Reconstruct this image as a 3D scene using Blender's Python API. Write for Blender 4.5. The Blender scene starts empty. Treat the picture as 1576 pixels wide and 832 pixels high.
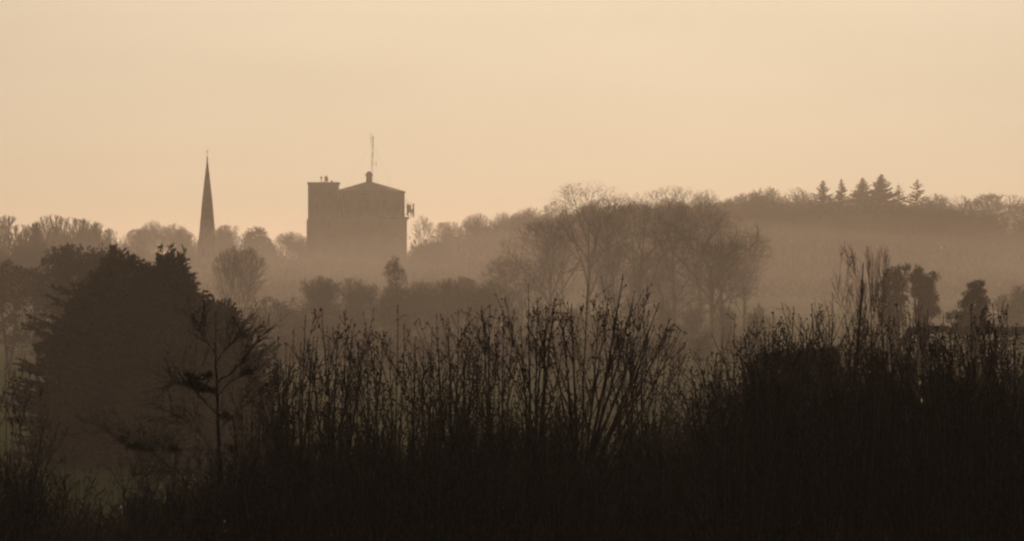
import bpy, math, random
from mathutils import Vector, Matrix

C = bpy.context.scene.collection
R = math.radians
FPX, CX, CY, CAMZ = 6000.0, 788.0, 416.0, 20.0     # focal length in photo pixels, principal point, eye height


def P(px, py, D):
    """photo pixel at distance D -> place in metres"""
    return Vector(((px - CX) * D / FPX, D, CAMZ - (py - CY) * D / FPX))


def lerp_table(t, v):
    if v <= t[0][0]:
        return t[0][1]
    for (a, fa), (b, fb) in zip(t, t[1:]):
        if v <= b:
            k = (v - a) / (b - a)
            return fa + (fb - fa) * k
    return t[-1][1]


# ------------------------------------------------------------------ terrain
Y_T = [(-300, 17.6), (-5, 18.3), (10, 18.1), (20, 17.2), (30, 16.4), (50, 15.8), (90, 13.4), (130, 11.4), (180, 10.9), (300, 11.4), (400, 11.9), (450, 12.3), (600, 13.2), (700, 13.5)]
CREST = [(-400, 16), (0, 17), (300, 18), (480, 20), (640, 18), (750, 20), (900, 24.5), (1050, 26), (1250, 25.5), (1400, 25.5), (1500, 21.5), (1600, 20.5), (2000, 18)]
HILL = [(600, 0.0), (700, 0.08), (800, 0.32), (850, 0.50), (930, 0.84), (1000, 1.0), (1080, 0.98), (1200, 0.7), (1500, 0.05), (2000, -0.4), (4000, -0.6)]


def ground_z(x, y):
    base = lerp_table(Y_T, y)
    if y > 600:
        k = lerp_table(HILL, y)
        az = x / max(y, 1) * FPX + CX
        base = 13.2 + (lerp_table(CREST, az) - 13.2) * k
    if y > 60:
        base += 0.35 * math.sin(x * 0.031 + y * 0.017) * min(1, (y - 60) / 100)
    return base


# ------------------------------------------------------------------ materials
def mat(name, c1, c2, scale=4.0, rough=0.9, spec=0.2, bump=0.0, detail=4, translucent=None):
    m = bpy.data.materials.new(name)
    m.use_nodes = True
    nt = m.node_tree
    nt.nodes.clear()
    out = nt.nodes.new('ShaderNodeOutputMaterial')
    b = nt.nodes.new('ShaderNodeBsdfPrincipled')
    tc = nt.nodes.new('ShaderNodeTexCoord')
    nz = nt.nodes.new('ShaderNodeTexNoise')
    nz.inputs['Scale'].default_value = scale
    nz.inputs['Detail'].default_value = detail
    rp = nt.nodes.new('ShaderNodeValToRGB')
    rp.color_ramp.elements[0].position = 0.33
    rp.color_ramp.elements[1].position = 0.68
    rp.color_ramp.elements[0].color = (*c1, 1)
    rp.color_ramp.elements[1].color = (*c2, 1)
    nt.links.new(tc.outputs['Object'], nz.inputs['Vector'])
    nt.links.new(nz.outputs['Fac'], rp.inputs['Fac'])
    nt.links.new(rp.outputs['Color'], b.inputs['Base Color'])
    b.inputs['Roughness'].default_value = rough
    b.inputs['Specular IOR Level'].default_value = spec
    last = b.outputs['BSDF']
    if bump:
        bp = nt.nodes.new('ShaderNodeBump')
        bp.inputs['Strength'].default_value = bump
        nt.links.new(nz.outputs['Fac'], bp.inputs['Height'])
        nt.links.new(bp.outputs['Normal'], b.inputs['Normal'])
    if translucent:
        tr = nt.nodes.new('ShaderNodeBsdfTranslucent')
        tr.inputs['Color'].default_value = (*translucent, 1)
        mx = nt.nodes.new('ShaderNodeMixShader')
        mx.inputs[0].default_value = 0.5
        nt.links.new(last, mx.inputs[1])
        nt.links.new(tr.outputs['BSDF'], mx.inputs[2])
        last = mx.outputs['Shader']
    nt.links.new(last, out.inputs['Surface'])
    return m


def brick_mat(name, c1, c2, mortar, scale):
    m = bpy.data.materials.new(name)
    m.use_nodes = True
    nt = m.node_tree
    b = nt.nodes['Principled BSDF']
    tc = nt.nodes.new('ShaderNodeTexCoord')
    mp = nt.nodes.new('ShaderNodeMapping')
    mp.inputs['Rotation'].default_value = (R(90), 0, 0)
    br = nt.nodes.new('ShaderNodeTexBrick')
    br.inputs['Color1'].default_value = (*c1, 1)
    br.inputs['Color2'].default_value = (*c2, 1)
    br.inputs['Mortar'].default_value = (*mortar, 1)
    br.inputs['Scale'].default_value = scale
    nz = nt.nodes.new('ShaderNodeTexNoise')
    nz.inputs['Scale'].default_value = 0.35
    nz.inputs['Detail'].default_value = 6
    mx = nt.nodes.new('ShaderNodeMix')
    mx.data_type = 'RGBA'
    mx.blend_type = 'MULTIPLY'
    mx.inputs[0].default_value = 0.6
    nt.links.new(tc.outputs['Object'], mp.inputs['Vector'])
    nt.links.new(mp.outputs['Vector'], br.inputs['Vector'])
    nt.links.new(tc.outputs['Object'], nz.inputs['Vector'])
    nt.links.new(br.outputs['Color'], mx.inputs[6])
    nt.links.new(nz.outputs['Fac'], mx.inputs[7])
    nt.links.new(mx.outputs[2], b.inputs['Base Color'])
    b.inputs['Roughness'].default_value = 0.9
    return m


M_BARK = mat('bark', (0.035, 0.026, 0.020), (0.085, 0.066, 0.050), 1.5)
M_TWIG = mat('twig_bark', (0.040, 0.027, 0.020), (0.075, 0.052, 0.040), 2.0)
M_CONIF = mat('conifer_foliage', (0.018, 0.026, 0.014), (0.040, 0.050, 0.024), 0.8)
M_EVERG = mat('evergreen_foliage', (0.022, 0.030, 0.014), (0.050, 0.060, 0.026), 0.9)
M_STEM = mat('sapling_bark', (0.055, 0.044, 0.036), (0.14, 0.115, 0.095), 9)
M_BUD = mat('bud_brown', (0.032, 0.020, 0.015), (0.080, 0.048, 0.036), 12)
M_BRAMBLE = mat('bramble_leaves', (0.020, 0.020, 0.012), (0.075, 0.066, 0.045), 2.2, rough=0.9, spec=0.03)
M_LEAF = mat('pale_dry_leaf', (0.30, 0.26, 0.15), (0.42, 0.36, 0.20), 20, rough=0.6, translucent=(0.75, 0.66, 0.36))
M_GRASS = mat('pasture_grass', (0.040, 0.050, 0.016), (0.080, 0.086, 0.030), 0.06, bump=0.2, detail=10, rough=1.0, spec=0.0)
M_BRICK = brick_mat('tower_brick', (0.26, 0.16, 0.11), (0.32, 0.20, 0.14), (0.34, 0.30, 0.26), 3.0)
M_STONE = mat('spire_stone', (0.17, 0.12, 0.09), (0.30, 0.22, 0.17), 0.5, bump=0.3, detail=8)
M_SLATE = mat('roof_slate', (0.05, 0.043, 0.038), (0.10, 0.085, 0.072), 1.2, rough=0.9, spec=0.1)
M_METAL = mat('galvanised_metal', (0.14, 0.13, 0.12), (0.24, 0.22, 0.20), 3, rough=0.55)
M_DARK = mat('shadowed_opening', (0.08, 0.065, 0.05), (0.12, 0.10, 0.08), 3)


# ------------------------------------------------------------------ mesh helper
class MB:
    def __init__(s):
        s.v, s.f = [], []

    def tube(s, pts, rad, sides=3, cap=False):
        n = len(pts)
        base = len(s.v)
        a = None
        for i, p in enumerate(pts):
            d = (pts[min(i + 1, n - 1)] - pts[max(i - 1, 0)])
            if d.length < 1e-9:
                d = Vector((0, 0, 1))
            d = d.normalized()
            if a is None:
                a = d.orthogonal().normalized()
            else:
                a = a - d * a.dot(d)
                a = a.normalized() if a.length > 1e-6 else d.orthogonal().normalized()
            b = d.cross(a)
            r = rad[i]
            for k in range(sides):
                t = 2 * math.pi * k / sides
                s.v.append(p + a * (r * math.cos(t)) + b * (r * math.sin(t)))
        for i in range(n - 1):
            for k in range(sides):
                k2 = (k + 1) % sides
                s.f.append((base + i * sides + k, base + i * sides + k2, base + (i + 1) * sides + k2, base + (i + 1) * sides + k))
        if cap:
            s.f.append(tuple(base + k for k in range(sides))[::-1])
            s.f.append(tuple(base + (n - 1) * sides + k for k in range(sides)))

    def kite(s, p, d, n, L, W):
        """a leaf or spray: pointed quad starting at p along d, lying across n"""
        w = d.cross(n)
        w = w.normalized() if w.length > 1e-6 else d.orthogonal().normalized()
        i = len(s.v)
        s.v += [p, p + d * (L * 0.45) + w * (W * 0.5), p + d * L, p + d * (L * 0.45) - w * (W * 0.5)]
        s.f.append((i, i + 1, i + 2, i + 3))

    def blob(s, p, d, L, W):
        """bud: stretched octahedron"""
        a = d.orthogonal().normalized()
        b = d.cross(a)
        i = len(s.v)
        q = p + d * (L * 0.45)
        s.v += [p, q + a * W, q + b * W, q - a * W, q - b * W, p + d * L]
        for k in range(4):
            s.f.append((i, i + 1 + (k + 1) % 4, i + 1 + k))
            s.f.append((i + 5, i + 1 + k, i + 1 + (k + 1) % 4))

    def box(s, x0, x1, y0, y1, z0, z1):
        i = len(s.v)
        s.v += [Vector(p) for p in ((x0, y0, z0), (x1, y0, z0), (x1, y1, z0), (x0, y1, z0), (x0, y0, z1), (x1, y0, z1), (x1, y1, z1), (x0, y1, z1))]
        s.f += [(i, i + 3, i + 2, i + 1), (i + 4, i + 5, i + 6, i + 7), (i, i + 1, i + 5, i + 4), (i + 1, i + 2, i + 6, i + 5), (i + 2, i + 3, i + 7, i + 6), (i + 3, i, i + 4, i + 7)]

    def prism(s, cx, cy, rings, n, rot=0.0):
        """rings: list of (radius, z); closed n-gon lathe"""
        base = len(s.v)
        for r, z in rings:
            for k in range(n):
                t = rot + 2 * math.pi * k / n
                s.v.append(Vector((cx + r * math.cos(t), cy + r * math.sin(t), z)))
        for i in range(len(rings) - 1):
            for k in range(n):
                k2 = (k + 1) % n
                s.f.append((base + i * n + k, base + i * n + k2, base + (i + 1) * n + k2, base + (i + 1) * n + k))
        s.f.append(tuple(base + k for k in range(n))[::-1])
        s.f.append(tuple(base + (len(rings) - 1) * n + k for k in range(n)))

    def build(s, name, m, parent=None):
        me = bpy.data.meshes.new(name)
        me.from_pydata([tuple(p) for p in s.v], [], s.f)
        me.materials.append(m)
        me.update()
        o = bpy.data.objects.new(name, me)
        C.objects.link(o)
        if parent:
            o.parent = parent
        return o


def thing(name, label, cat, loc=(0, 0, 0), rz=0.0, group=None, sc=(1, 1, 1)):
    o = bpy.data.objects.new(name, None)
    C.objects.link(o)
    o.location = loc
    o.rotation_euler = (0, 0, rz)
    o.scale = sc
    o['label'] = label
    o['category'] = cat
    if group:
        o['group'] = group
    return o


def copy_tree(o, parent=None):
    c = o.copy()
    C.objects.link(c)
    c.parent = parent
    for ch in list(o.children):
        copy_tree(ch, c)
    return c


def rv(rng):
    while True:
        v = Vector((rng.uniform(-1, 1), rng.uniform(-1, 1), rng.uniform(-1, 1)))
        if 0.05 < v.length < 1:
            return v.normalized()


UP = Vector((0, 0, 1))


# ------------------------------------------------------------------ plants
def bare_tree_meshes(seed, H, Rad, fork=0.25, twig=0.03, n=(6, 6, 6, 4), trunk_r=None, wander=0.16, trop=0.10, angle=(0.5, 0.95), lean=(0, 0), reach=0.6, limb=0.5, uneven=(0.72, 1.03), stem_top=0.42):
    """leafless broadleaf: trunk and limbs in one mesh, branches and twigs in another, held inside a domed outline"""
    rng = random.Random(seed)
    tm, cm = MB(), MB()
    z0 = H * fork * 0.75
    hz = (H - z0) / 2
    cen = Vector((lean[0] * H, lean[1] * H, H - hz))
    tr = trunk_r or H * 0.022

    def env(p, d):
        q = Vector(((p.x - cen.x) / Rad, (p.y - cen.y) / Rad, (p.z - cen.z) / hz))
        e = Vector((d.x / Rad, d.y / Rad, d.z / hz))
        a, b, c = e.dot(e), q.dot(e), q.dot(q) - 1
        disc = b * b - a * c
        if disc <= 0:
            return 0.0
        return max(0.0, (-b + math.sqrt(disc)) / a)

    def branch(p, d, L, r, lvl):
        ns = (6, 6, 5, 3, 2)[lvl]
        pts, rad, dirs = [p.copy()], [r], [d.copy()]
        end = (0.12 if stem_top > 0.6 else 0.28) if lvl == 0 else 0.3
        for i in range(ns):
            w = wander * (0.35 if lvl == 0 else 1.0)
            d = (d + rv(rng) * w + UP * (trop if lvl else 0.05)).normalized()
            p = p + d * (L / ns)
            pts.append(p)
            rad.append(max(twig * 0.6, r * (1 - (1 - end) * (i + 1) / ns)))
            dirs.append(d)
        (tm if lvl <= 1 else cm).tube(pts, rad, 6 if lvl == 0 else (4 if lvl == 1 else 3))
        if lvl > len(n) - 1:
            return
        k = n[lvl]
        az = rng.uniform(0, 6.28)
        for j in range(k):
            t0 = (fork / max(0.05, L / H)) if lvl == 0 else 0.22
            t = min(1.0, t0 + (1 - t0) * (j + rng.uniform(0.1, 1)) / k)
            f = t * ns
            i = min(ns - 1, int(f))
            q = pts[i].lerp(pts[i + 1], f - i)
            dd = dirs[i + 1]
            az += 2.4 + rng.uniform(-0.5, 0.5)
            a = dd.orthogonal().normalized()
            b = dd.cross(a)
            th = rng.uniform(*angle) * (1.0 if lvl else 1.0 - 0.35 * t)
            cd = (dd * math.cos(th) + (a * math.cos(az) + b * math.sin(az)) * math.sin(th))
            if cd.z < -0.15:
                cd.z *= 0.3
            cd = cd.normalized()
            e = env(q, cd)
            if e < 0.03 * H and (lvl or stem_top > 0.6):
                continue
            Lc = min(e * (rng.uniform(*uneven) if lvl == 0 else rng.uniform(0.72, 1.03)), (L * (reach if lvl else 0.95)) * rng.uniform(0.65, 1.15))
            Lc = max(Lc, H * 0.02)
            rc = max(twig, (rad[i] * (0.55 if lvl else limb)) * rng.uniform(0.8, 1.1))
            branch(q, cd, Lc, min(rc, Lc * 0.06 + twig), lvl + 1)

    branch(Vector((0, 0, -min(0.3, 0.03 * H))), Vector((lean[0], lean[1], 1)).normalized(), H * (fork + stem_top), tr, 0)
    return tm, cm


def bare_tree(seed, label, loc, H, Rad, group=None, name='bare_tree', cat='tree', rz=0.0, **kw):
    t = thing(name, label, cat, loc, rz, group)
    tm, cm = bare_tree_meshes(seed, H, Rad, **kw)
    tm.build('trunk', M_BARK, t)
    cm.build('crown', M_TWIG, t)
    return t


def spruce(seed, label, loc, H, Rad, group=None, gap=0.55, bare=0.12, droop=-0.12, leaf=0.55, sparse=1.0, name='spruce_tree', cat='conifer'):
    rng = random.Random(seed)
    t = thing(name, label, cat, loc, 0, group)
    tm, cm = MB(), MB()
    tm.tube([Vector((0, 0, -0.3)), Vector((0, 0, H * 0.5)), Vector((0, 0, H))], [H * 0.016, H * 0.010, 0.03], 6)
    z = H * bare
    while z < H * 0.985:
        k = 1 - z / H
        ring = Rad * (k ** 0.95) * rng.uniform(0.72, 1.12)
        for j in range(max(4, int(9 * sparse))):
            az = rng.uniform(0, 6.28)
            L = ring * rng.uniform(0.55, 1.15) + 0.06
            d = Vector((math.cos(az), math.sin(az), droop + 0.5 * (1 - k) ** 2)).normalized()
            q = Vector((0, 0, z + rng.uniform(-0.2, 0.2)))
            pts = [q, q + d * L * 0.5 + Vector((0, 0, -0.05 * L)), q + d * L + Vector((0, 0, 0.06 * L))]
            tm.tube(pts, [0.05, 0.035, 0.015], 3)
            m = max(3, int(L / leaf * 4))
            for i in range(m):
                s = (i + rng.random()) / m
                p = pts[0].lerp(pts[1], s * 2) if s < 0.5 else pts[1].lerp(pts[2], s * 2 - 1)
                side = Vector((-d.y, d.x, 0)) * rng.choice((-1, 1))
                ld = (d * 0.7 + side * rng.uniform(0.2, 0.9) + Vector((0, 0, rng.uniform(-0.6, 0.1)))).normalized()
                lf = leaf * (0.45 + 0.55 * min(1, k * 4))
                cm.kite(p, ld, rv(rng), lf * rng.uniform(0.6, 1.2), lf * rng.uniform(0.35, 0.6))
        z += gap * (0.45 + 0.55 * k) * rng.uniform(0.8, 1.2)
    cm.kite(Vector((0, 0, H * 0.97)), UP, rv(rng), H * 0.05, 0.15)
    tm.build('trunk', M_BARK, t)
    cm.build('crown', M_CONIF, t)
    return t


def cypress(seed, label, loc, H, prof, group=None, n=420, leaf=0.42, squash=0.7, name='cypress_tree', cat='conifer', leaders=1, upsweep=0.55):
    """dense broad conifer with feathery, up-swept branch ends; prof = [(z/H, radius m)]"""
    rng = random.Random(seed)
    t = thing(name, label, cat, loc, 0, group)
    tm, cm = MB(), MB()
    tm.tube([Vector((0, 0, -0.3)), Vector((0.1, 0, H * 0.5)), Vector((0, 0, H * 0.97))], [H * 0.03, H * 0.018, 0.03], 7)
    for j in range(n):
        u = (j + rng.random()) / n
        z = H * (0.02 + 0.93 * u ** 0.95)
        rr = lerp_table(prof, z / H)
        az = rng.uniform(0, 6.28)
        L = max(0.5, rr * rng.choice((0.7, 0.85, 0.95, 1.0, 1.08, 1.18)) * rng.uniform(0.92, 1.06))
        if z < H * 0.5:
            L = min(L, rr * 1.04)
        h = Vector((math.cos(az), math.sin(az) * squash, 0))
        k = 1 - z / H
        rise = upsweep * (0.30 + 0.75 * (1 - k)) * rng.uniform(0.5, 1.35)
        m = 7
        pts = []
        for i in range(m + 1):
            s = i / m
            pts.append(h * (L * s) + UP * (z - 0.14 * L * s + L * rise * s ** 1.8 * (1 - 0.25 * s)) + rv(rng) * 0.04)
        if pts[-1].z > H * 1.03:
            pts = [Vector((p.x, p.y, z + (p.z - z) * 0.4)) for p in pts]
        tm.tube(pts, [0.06 - 0.05 * i / m for i in range(m + 1)], 3)
        q = max(10, int(L / leaf * 3.2))
        for i in range(q):
            s = 0.25 + 0.75 * (i + rng.random()) / q
            f = s * m
            a = min(m - 1, int(f))
            p = pts[a].lerp(pts[a + 1], f - a)
            d = (pts[a + 1] - pts[a]).normalized()
            side = d.cross(UP).normalized() * rng.choice((-1, 1))
            fd = (d * 0.9 + side * rng.uniform(0.3, 1.0) + UP * rng.uniform(-0.5, 0.35)).normalized()
            fl = min(0.95, 0.36 * L) * (1.06 - s) ** 0.95 * rng.uniform(0.6, 1.1)
            nk = max(3, int(fl / leaf * 3.6))
            for w in range(nk):
                t2 = (w + rng.random()) / nk
                ld = (fd + rv(rng) * 0.55 + d * 0.25).normalized()
                cm.kite(p + fd * fl * t2 - UP * 0.10 * fl * t2 * t2, ld, rv(rng), leaf * rng.uniform(0.55, 1.1), leaf * rng.uniform(0.2, 0.36))
    for j in range(leaders):
        u = rng.uniform(0.45, 0.97) if j else 0.97
        z0 = H * u
        az = rng.uniform(0, 6.28)
        rr = lerp_table(prof, u) * rng.uniform(0.45, 0.95)
        ax = Vector((math.cos(az), math.sin(az) * squash, 0))
        c = ax * rr + UP * (z0 - 0.5)
        hh = H * rng.uniform(0.09, 0.16)
        if j == 0:
            c, hh = UP * (H * 0.93), H * 0.07
            ax = Vector((0, 0, 0))
        lean = (UP + ax * rng.uniform(0.1, 0.7)).normalized()
        tm.tube([c, c + lean * hh], [0.03, 0.01], 3)
        for q in range(int(hh * 16)):
            f = rng.random() ** 0.8
            p = c + lean * hh * f
            a2 = rng.uniform(0, 6.28)
            fd = (Vector((math.cos(a2), math.sin(a2), 0)) + lean * rng.uniform(0.5, 1.2)).normalized()
            fl = (1.05 - f) * hh * 0.34 + 0.08
            m = max(3, int(fl / leaf * 9))
            for i in range(m):
                s = (i + rng.random()) / m
                cm.kite(p + fd * fl * s - UP * 0.15 * s * s * fl, (fd + rv(rng) * 0.55).normalized(), rv(rng), leaf * rng.uniform(0.5, 1.0), leaf * rng.uniform(0.2, 0.34))
    for j in range(n * 20):
        z = H * rng.uniform(0.0, 0.90)
        rr = lerp_table(prof, z / H) * 0.80 * rng.random() ** 0.5
        az = rng.uniform(0, 6.28)
        o = Vector((math.cos(az), math.sin(az) * squash, 0))
        cm.kite(o * rr + UP * z, (o * 0.7 + UP * rng.uniform(-0.1, 0.8) + rv(rng) * 0.5).normalized(), rv(rng), leaf * rng.uniform(0.9, 1.9), leaf * rng.uniform(0.3, 0.7))
    tm.build('trunk', M_BARK, t)
    cm.build('crown', M_CONIF, t)
    return t


def leafy_meshes(seed, lobes, n=5000, leaf=0.3, stems=((0, 0),), top_twigs=0):
    """evergreen crown: leaf clumps filling several uneven lobes (cx, cy, cz, rx, ry, rz)"""
    rng = random.Random(seed)
    tm, cm = MB(), MB()
    vol = [l[3] * l[5] for l in lobes]
    for l in lobes:
        sx, sy = min(stems, key=lambda s: abs(s[0] - l[0]))
        c = Vector(l[:3])
        tm.tube([Vector((sx, sy, -0.3)), Vector((sx * 0.6 + c.x * 0.4, sy, c.z * 0.5)), c + UP * l[5] * 0.6], [0.16, 0.12, 0.03], 5)
        # limbs inside the lobe
        for k in range(14):
            d = rv(rng)
            d.z = abs(d.z) * 0.8
            e = c + Vector((d.x * l[3], d.y * l[4], d.z * l[5])) * rng.uniform(0.8, 1.08)
            tm.tube([c - UP * l[5] * 0.4, c.lerp(e, 0.55) + rv(rng) * 0.1, e], [0.05, 0.03, 0.012], 3)
    tot = sum(vol)
    for l, v in zip(lobes, vol):
        c = Vector(l[:3])
        m = int(n * v / tot)
        nc = max(8, m // 28)
        for k in range(nc):
            d = rv(rng)
            s = rng.uniform(0.25, 1.0) ** 0.5 * rng.uniform(0.85, 1.07)
            p = c + Vector((d.x * l[3] * s, d.y * l[4] * s, d.z * l[5] * s))
            cr = leaf * rng.uniform(0.9, 2.2)
            for i in range(28):
                o = rv(rng) * cr * rng.random() ** 0.5
                ld = (o.normalized() * 0.7 + UP * 0.4 + rv(rng) * 0.7).normalized()
                cm.kite(p + o, ld, rv(rng), leaf * rng.uniform(0.6, 1.2), leaf * rng.uniform(0.4, 0.7))
    return tm, cm


def leafy(seed, label, loc, lobes, n=5000, leaf=0.3, name='evergreen_bush', cat='bush', group=None, stems=((0, 0),), rz=0, m=None):
    t = thing(name, label, cat, loc, rz, group)
    tm, cm = leafy_meshes(seed, lobes, n, leaf, stems)
    tm.build('trunk', M_BARK, t)
    cm.build('crown', m or M_EVERG, t)
    return t


def budded_shoot(rng, sm, bm, p, d, L, r, lvl, node, bud, side_n, up=0.12):
    """one upright winter shoot with opposite buds and spurs at its nodes"""
    ns = max(3, int(L / 0.22))
    pts, rad, dirs = [p.copy()], [r], [d.copy()]
    for i in range(ns):
        d = (d + rv(rng) * (0.030 if lvl == 0 else 0.045) + UP * up).normalized()
        p = p + d * (L / ns)
        pts.append(p)
        rad.append(max(0.0028, r * (1 - 0.82 * (i + 1) / ns)))
        dirs.append(d)
    (sm if lvl == 0 else bm).tube(pts, rad, 5 if lvl == 0 else 4)
    k = max(2, int(L / node))
    az = rng.uniform(0, 6.28)
    for j in range(k):
        t = (j + 0.6 + rng.uniform(-0.25, 0.25)) / k
        if lvl == 0 and t < 0.28:
            continue
        f = t * ns
        i = min(ns - 1, int(f))
        q = pts[i].lerp(pts[i + 1], f - i)
        az += 1.57 + rng.uniform(-0.3, 0.3)
        a = dirs[i].orthogonal().normalized()
        b = dirs[i].cross(a)
        for sgn in (0, math.pi):
            if rng.random() < 0.42:
                continue
            o = a * math.cos(az + sgn) + b * math.sin(az + sgn)
            bd = (dirs[i] * rng.uniform(0.6, 1.3) + o).normalized()
            if rng.random() < 0.40:
                sp = rng.uniform(0.02, 0.09)
                e = q + bd * sp
                bm.tube([q, e], [0.0035, 0.0028], 3)
                for _ in range(rng.choice((1, 1, 2, 3))):
                    bm.blob(e, (bd + rv(rng) * 0.7).normalized(), bud * rng.uniform(0.7, 1.2), bud * rng.uniform(0.28, 0.5))
            else:
                bm.blob(q, bd, bud * rng.uniform(0.6, 1.1), bud * rng.uniform(0.28, 0.5))
    bm.blob(pts[-1] - d * bud * 0.3, d, bud * 1.5, bud * 0.35)
    for j in range(side_n):
        t = rng.uniform(0.3, 0.92)
        f = t * ns
        i = min(ns - 1, int(f))
        q = pts[i].lerp(pts[i + 1], f - i)
        th = rng.uniform(0.25, 0.62)
        az = rng.choice((0, math.pi)) + rng.uniform(-1.0, 1.0)
        o = Vector((math.cos(az), math.sin(az), 0))
        cd = (dirs[i] * math.cos(th) + o * math.sin(th)).normalized()
        Lc = min(L * 0.4, (1 - t) * L * rng.uniform(0.6, 1.0) + 0.12) * rng.uniform(0.6, 1.0)
        budded_shoot(rng, sm, bm, q, cd, Lc, max(0.0045, rad[i] * 0.62), lvl + 1, node * 0.9, bud * 0.95, 2 if lvl == 0 and rng.random() < 0.5 else 0, up=0.13)


def sapling_bush(seed, label, base_px, D, tops, group=None, bud=0.032, side=8, thick=0.012, leaves=(), node=0.085, name='sapling_bush', cat='bush', depth=0.7, fork_py=None):
    """multi-stemmed bare bush; every stem aims at its own top"""
    rng = random.Random(seed)
    bx = (base_px - CX) * D / FPX
    gz = ground_z(bx, D)
    t = thing(name, label, cat, (bx, D, gz), 0, group)
    bm = MB()
    for (px, py) in tops:
        dy = rng.uniform(-depth, depth)
        q = P(px, py, D + dy) - Vector((bx, D, gz))
        p0 = Vector((q.x * 0.12 + rng.uniform(-0.06, 0.06), dy * 0.3, -0.1))
        if fork_py:
            p0.z = P(0, fork_py + rng.uniform(-25, 45), D).z - gz
            p0.x = q.x * 0.06
            p0.y = 0.0
        v = q - p0
        L = v.length
        d0 = (v.normalized() + Vector((v.x, v.y, 0)) * 0.10).normalized()
        # shape the stem, then nudge it so that its tip lands on the wanted top
        s0, b0 = MB(), MB()
        budded_shoot(rng, s0, b0, p0, d0, L * 1.01, thick * rng.uniform(0.75, 1.15), 0, node, bud, side, up=0.012)
        tip = max(s0.v, key=lambda w: w.z)
        sh = (q - tip) / max(0.3, (tip.z - p0.z))
        sm = MB()
        for mb, dst in ((s0, sm), (b0, bm)):
            o = len(dst.v)
            for w in mb.v:
                k = max(0.0, w.z - p0.z)
                dst.v.append(w + Vector((sh.x * k, sh.y * k, sh.z * k)))
            dst.f += [tuple(o + i for i in f) for f in mb.f]
        sm.build('stem', M_STEM, t)
    if fork_py:
        sm = MB()
        zf = P(0, fork_py, D).z - gz
        sm.tube([Vector((0.05, 0, -0.2)), Vector((0, 0, zf * 0.5)), Vector((0, 0, zf + 0.2))], [0.055, 0.045, 0.03], 7)
        sm.build('trunk', M_STEM, t)
    bm.build('crown', M_BUD, t)
    for (px, py, L) in leaves:
        lm = MB()
        q = P(px, py, D - 0.15) - Vector((bx, D, gz))
        dn = Vector((rng.uniform(-0.25, 0.25), -0.1, -1)).normalized()
        n = Vector((rng.uniform(-0.3, 0.3), 1, 0.25)).normalized()
        lm.kite(q, dn, n, L, L * 0.36)
        lm.kite(q, (dn + Vector((0.5, 0, 0.1))).normalized(), n, L * 0.6, L * 0.25)
        o = lm.build('leaf', M_LEAF, t)
    return t


# ------------------------------------------------------------------ the setting: ground and air
def build_ground():
    xs = [-2600, -1800, -1200, -800, -500] + list(range(-300, 301, 20)) + [500, 800, 1200, 1800, 2600]
    ys = [-400, -100, -20] + list(range(-5, 61, 5)) + list(range(70, 200, 10)) + list(range(200, 1201, 20)) + [1300, 1500, 2000, 2800, 4200]
    b = MB()
    for y in ys:
        for x in xs:
            b.v.append(Vector((x, y, ground_z(x, y))))
    w = len(xs)
    for j in range(len(ys) - 1):
        for i in range(w - 1):
            b.f.append((j * w + i, j * w + i + 1, (j + 1) * w + i + 1, (j + 1) * w + i))
    o = b.build('ground', M_GRASS)
    for p in o.data.polygons:
        p.use_smooth = True
    o['kind'] = 'structure'


def volume_box(name, bounds, density, color, g):
    if isinstance(bounds, MB):
        b = bounds
    else:
        b = MB()
        b.box(*bounds)
    m = bpy.data.materials.new(name + '_air')
    m.use_nodes = True
    nt = m.node_tree
    nt.nodes.clear()
    out = nt.nodes.new('ShaderNodeOutputMaterial')
    v = nt.nodes.new('ShaderNodeVolumePrincipled')
    v.inputs['Color'].default_value = (*color, 1)
    v.inputs['Density'].default_value = density
    v.inputs['Anisotropy'].default_value = g
    v.inputs['Density Attribute'].default_value = ''
    v.inputs['Temperature Attribute'].default_value = ''
    v.inputs['Color Attribute'].default_value = ''
    nt.links.new(v.outputs['Volume'], out.inputs['Volume'])
    o = b.build(name, m)
    o['kind'] = 'stuff'
    return o


#@PLACE
build_ground()
volume_box('haze', (-2700, 2700, -500, 4300, -8, 62), 0.00028, (0.97, 0.86, 0.72), 0.62)



def mist_bank():
    """a closed bank of ground mist with a rolling top that thins out towards its edges"""
    b = MB()
    nx, ny = 36, 30
    for layer in (0, 1):
        for j in range(ny + 1):
            for i in range(nx + 1):
                u, v = i / nx, j / ny
                x, y = -650 + 1300 * u, 110 + 900 * v
                e = min(1, u * 6, (1 - u) * 6) * min(1, v * 3.0, (1 - v) * 5)
                e = e * e * (3 - 2 * e)
                top = 8 + (17 + 3.5 * math.sin(x * 0.017 + 1.3) * math.sin(y * 0.011) + 2.5 * math.sin(x * 0.041 + y * 0.023) + 7 * max(0, v - 0.45)) * e
                b.v.append(Vector((x, y, 5 if layer == 0 else top)))
    W = nx + 1
    N = W * (ny + 1)
    for j in range(ny):
        for i in range(nx):
            a = j * W + i
            b.f.append((a, a + W, a + W + 1, a + 1))
            b.f.append((N + a, N + a + 1, N + a + W + 1, N + a + W))
    for i in range(nx):
        b.f.append((i, i + 1, N + i + 1, N + i))
        a = ny * W + i
        b.f.append((a + 1, a, N + a, N + a + 1))
    for j in range(ny):
        a = j * W
        b.f.append((a + W, a, N + a, N + a + W))
        a = j * W + nx
        b.f.append((a, a + W, N + a + W, N + a))
    return b


volume_box('mist', mist_bank(), 0.00026, (0.97, 0.86, 0.72), 0.62)

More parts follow.
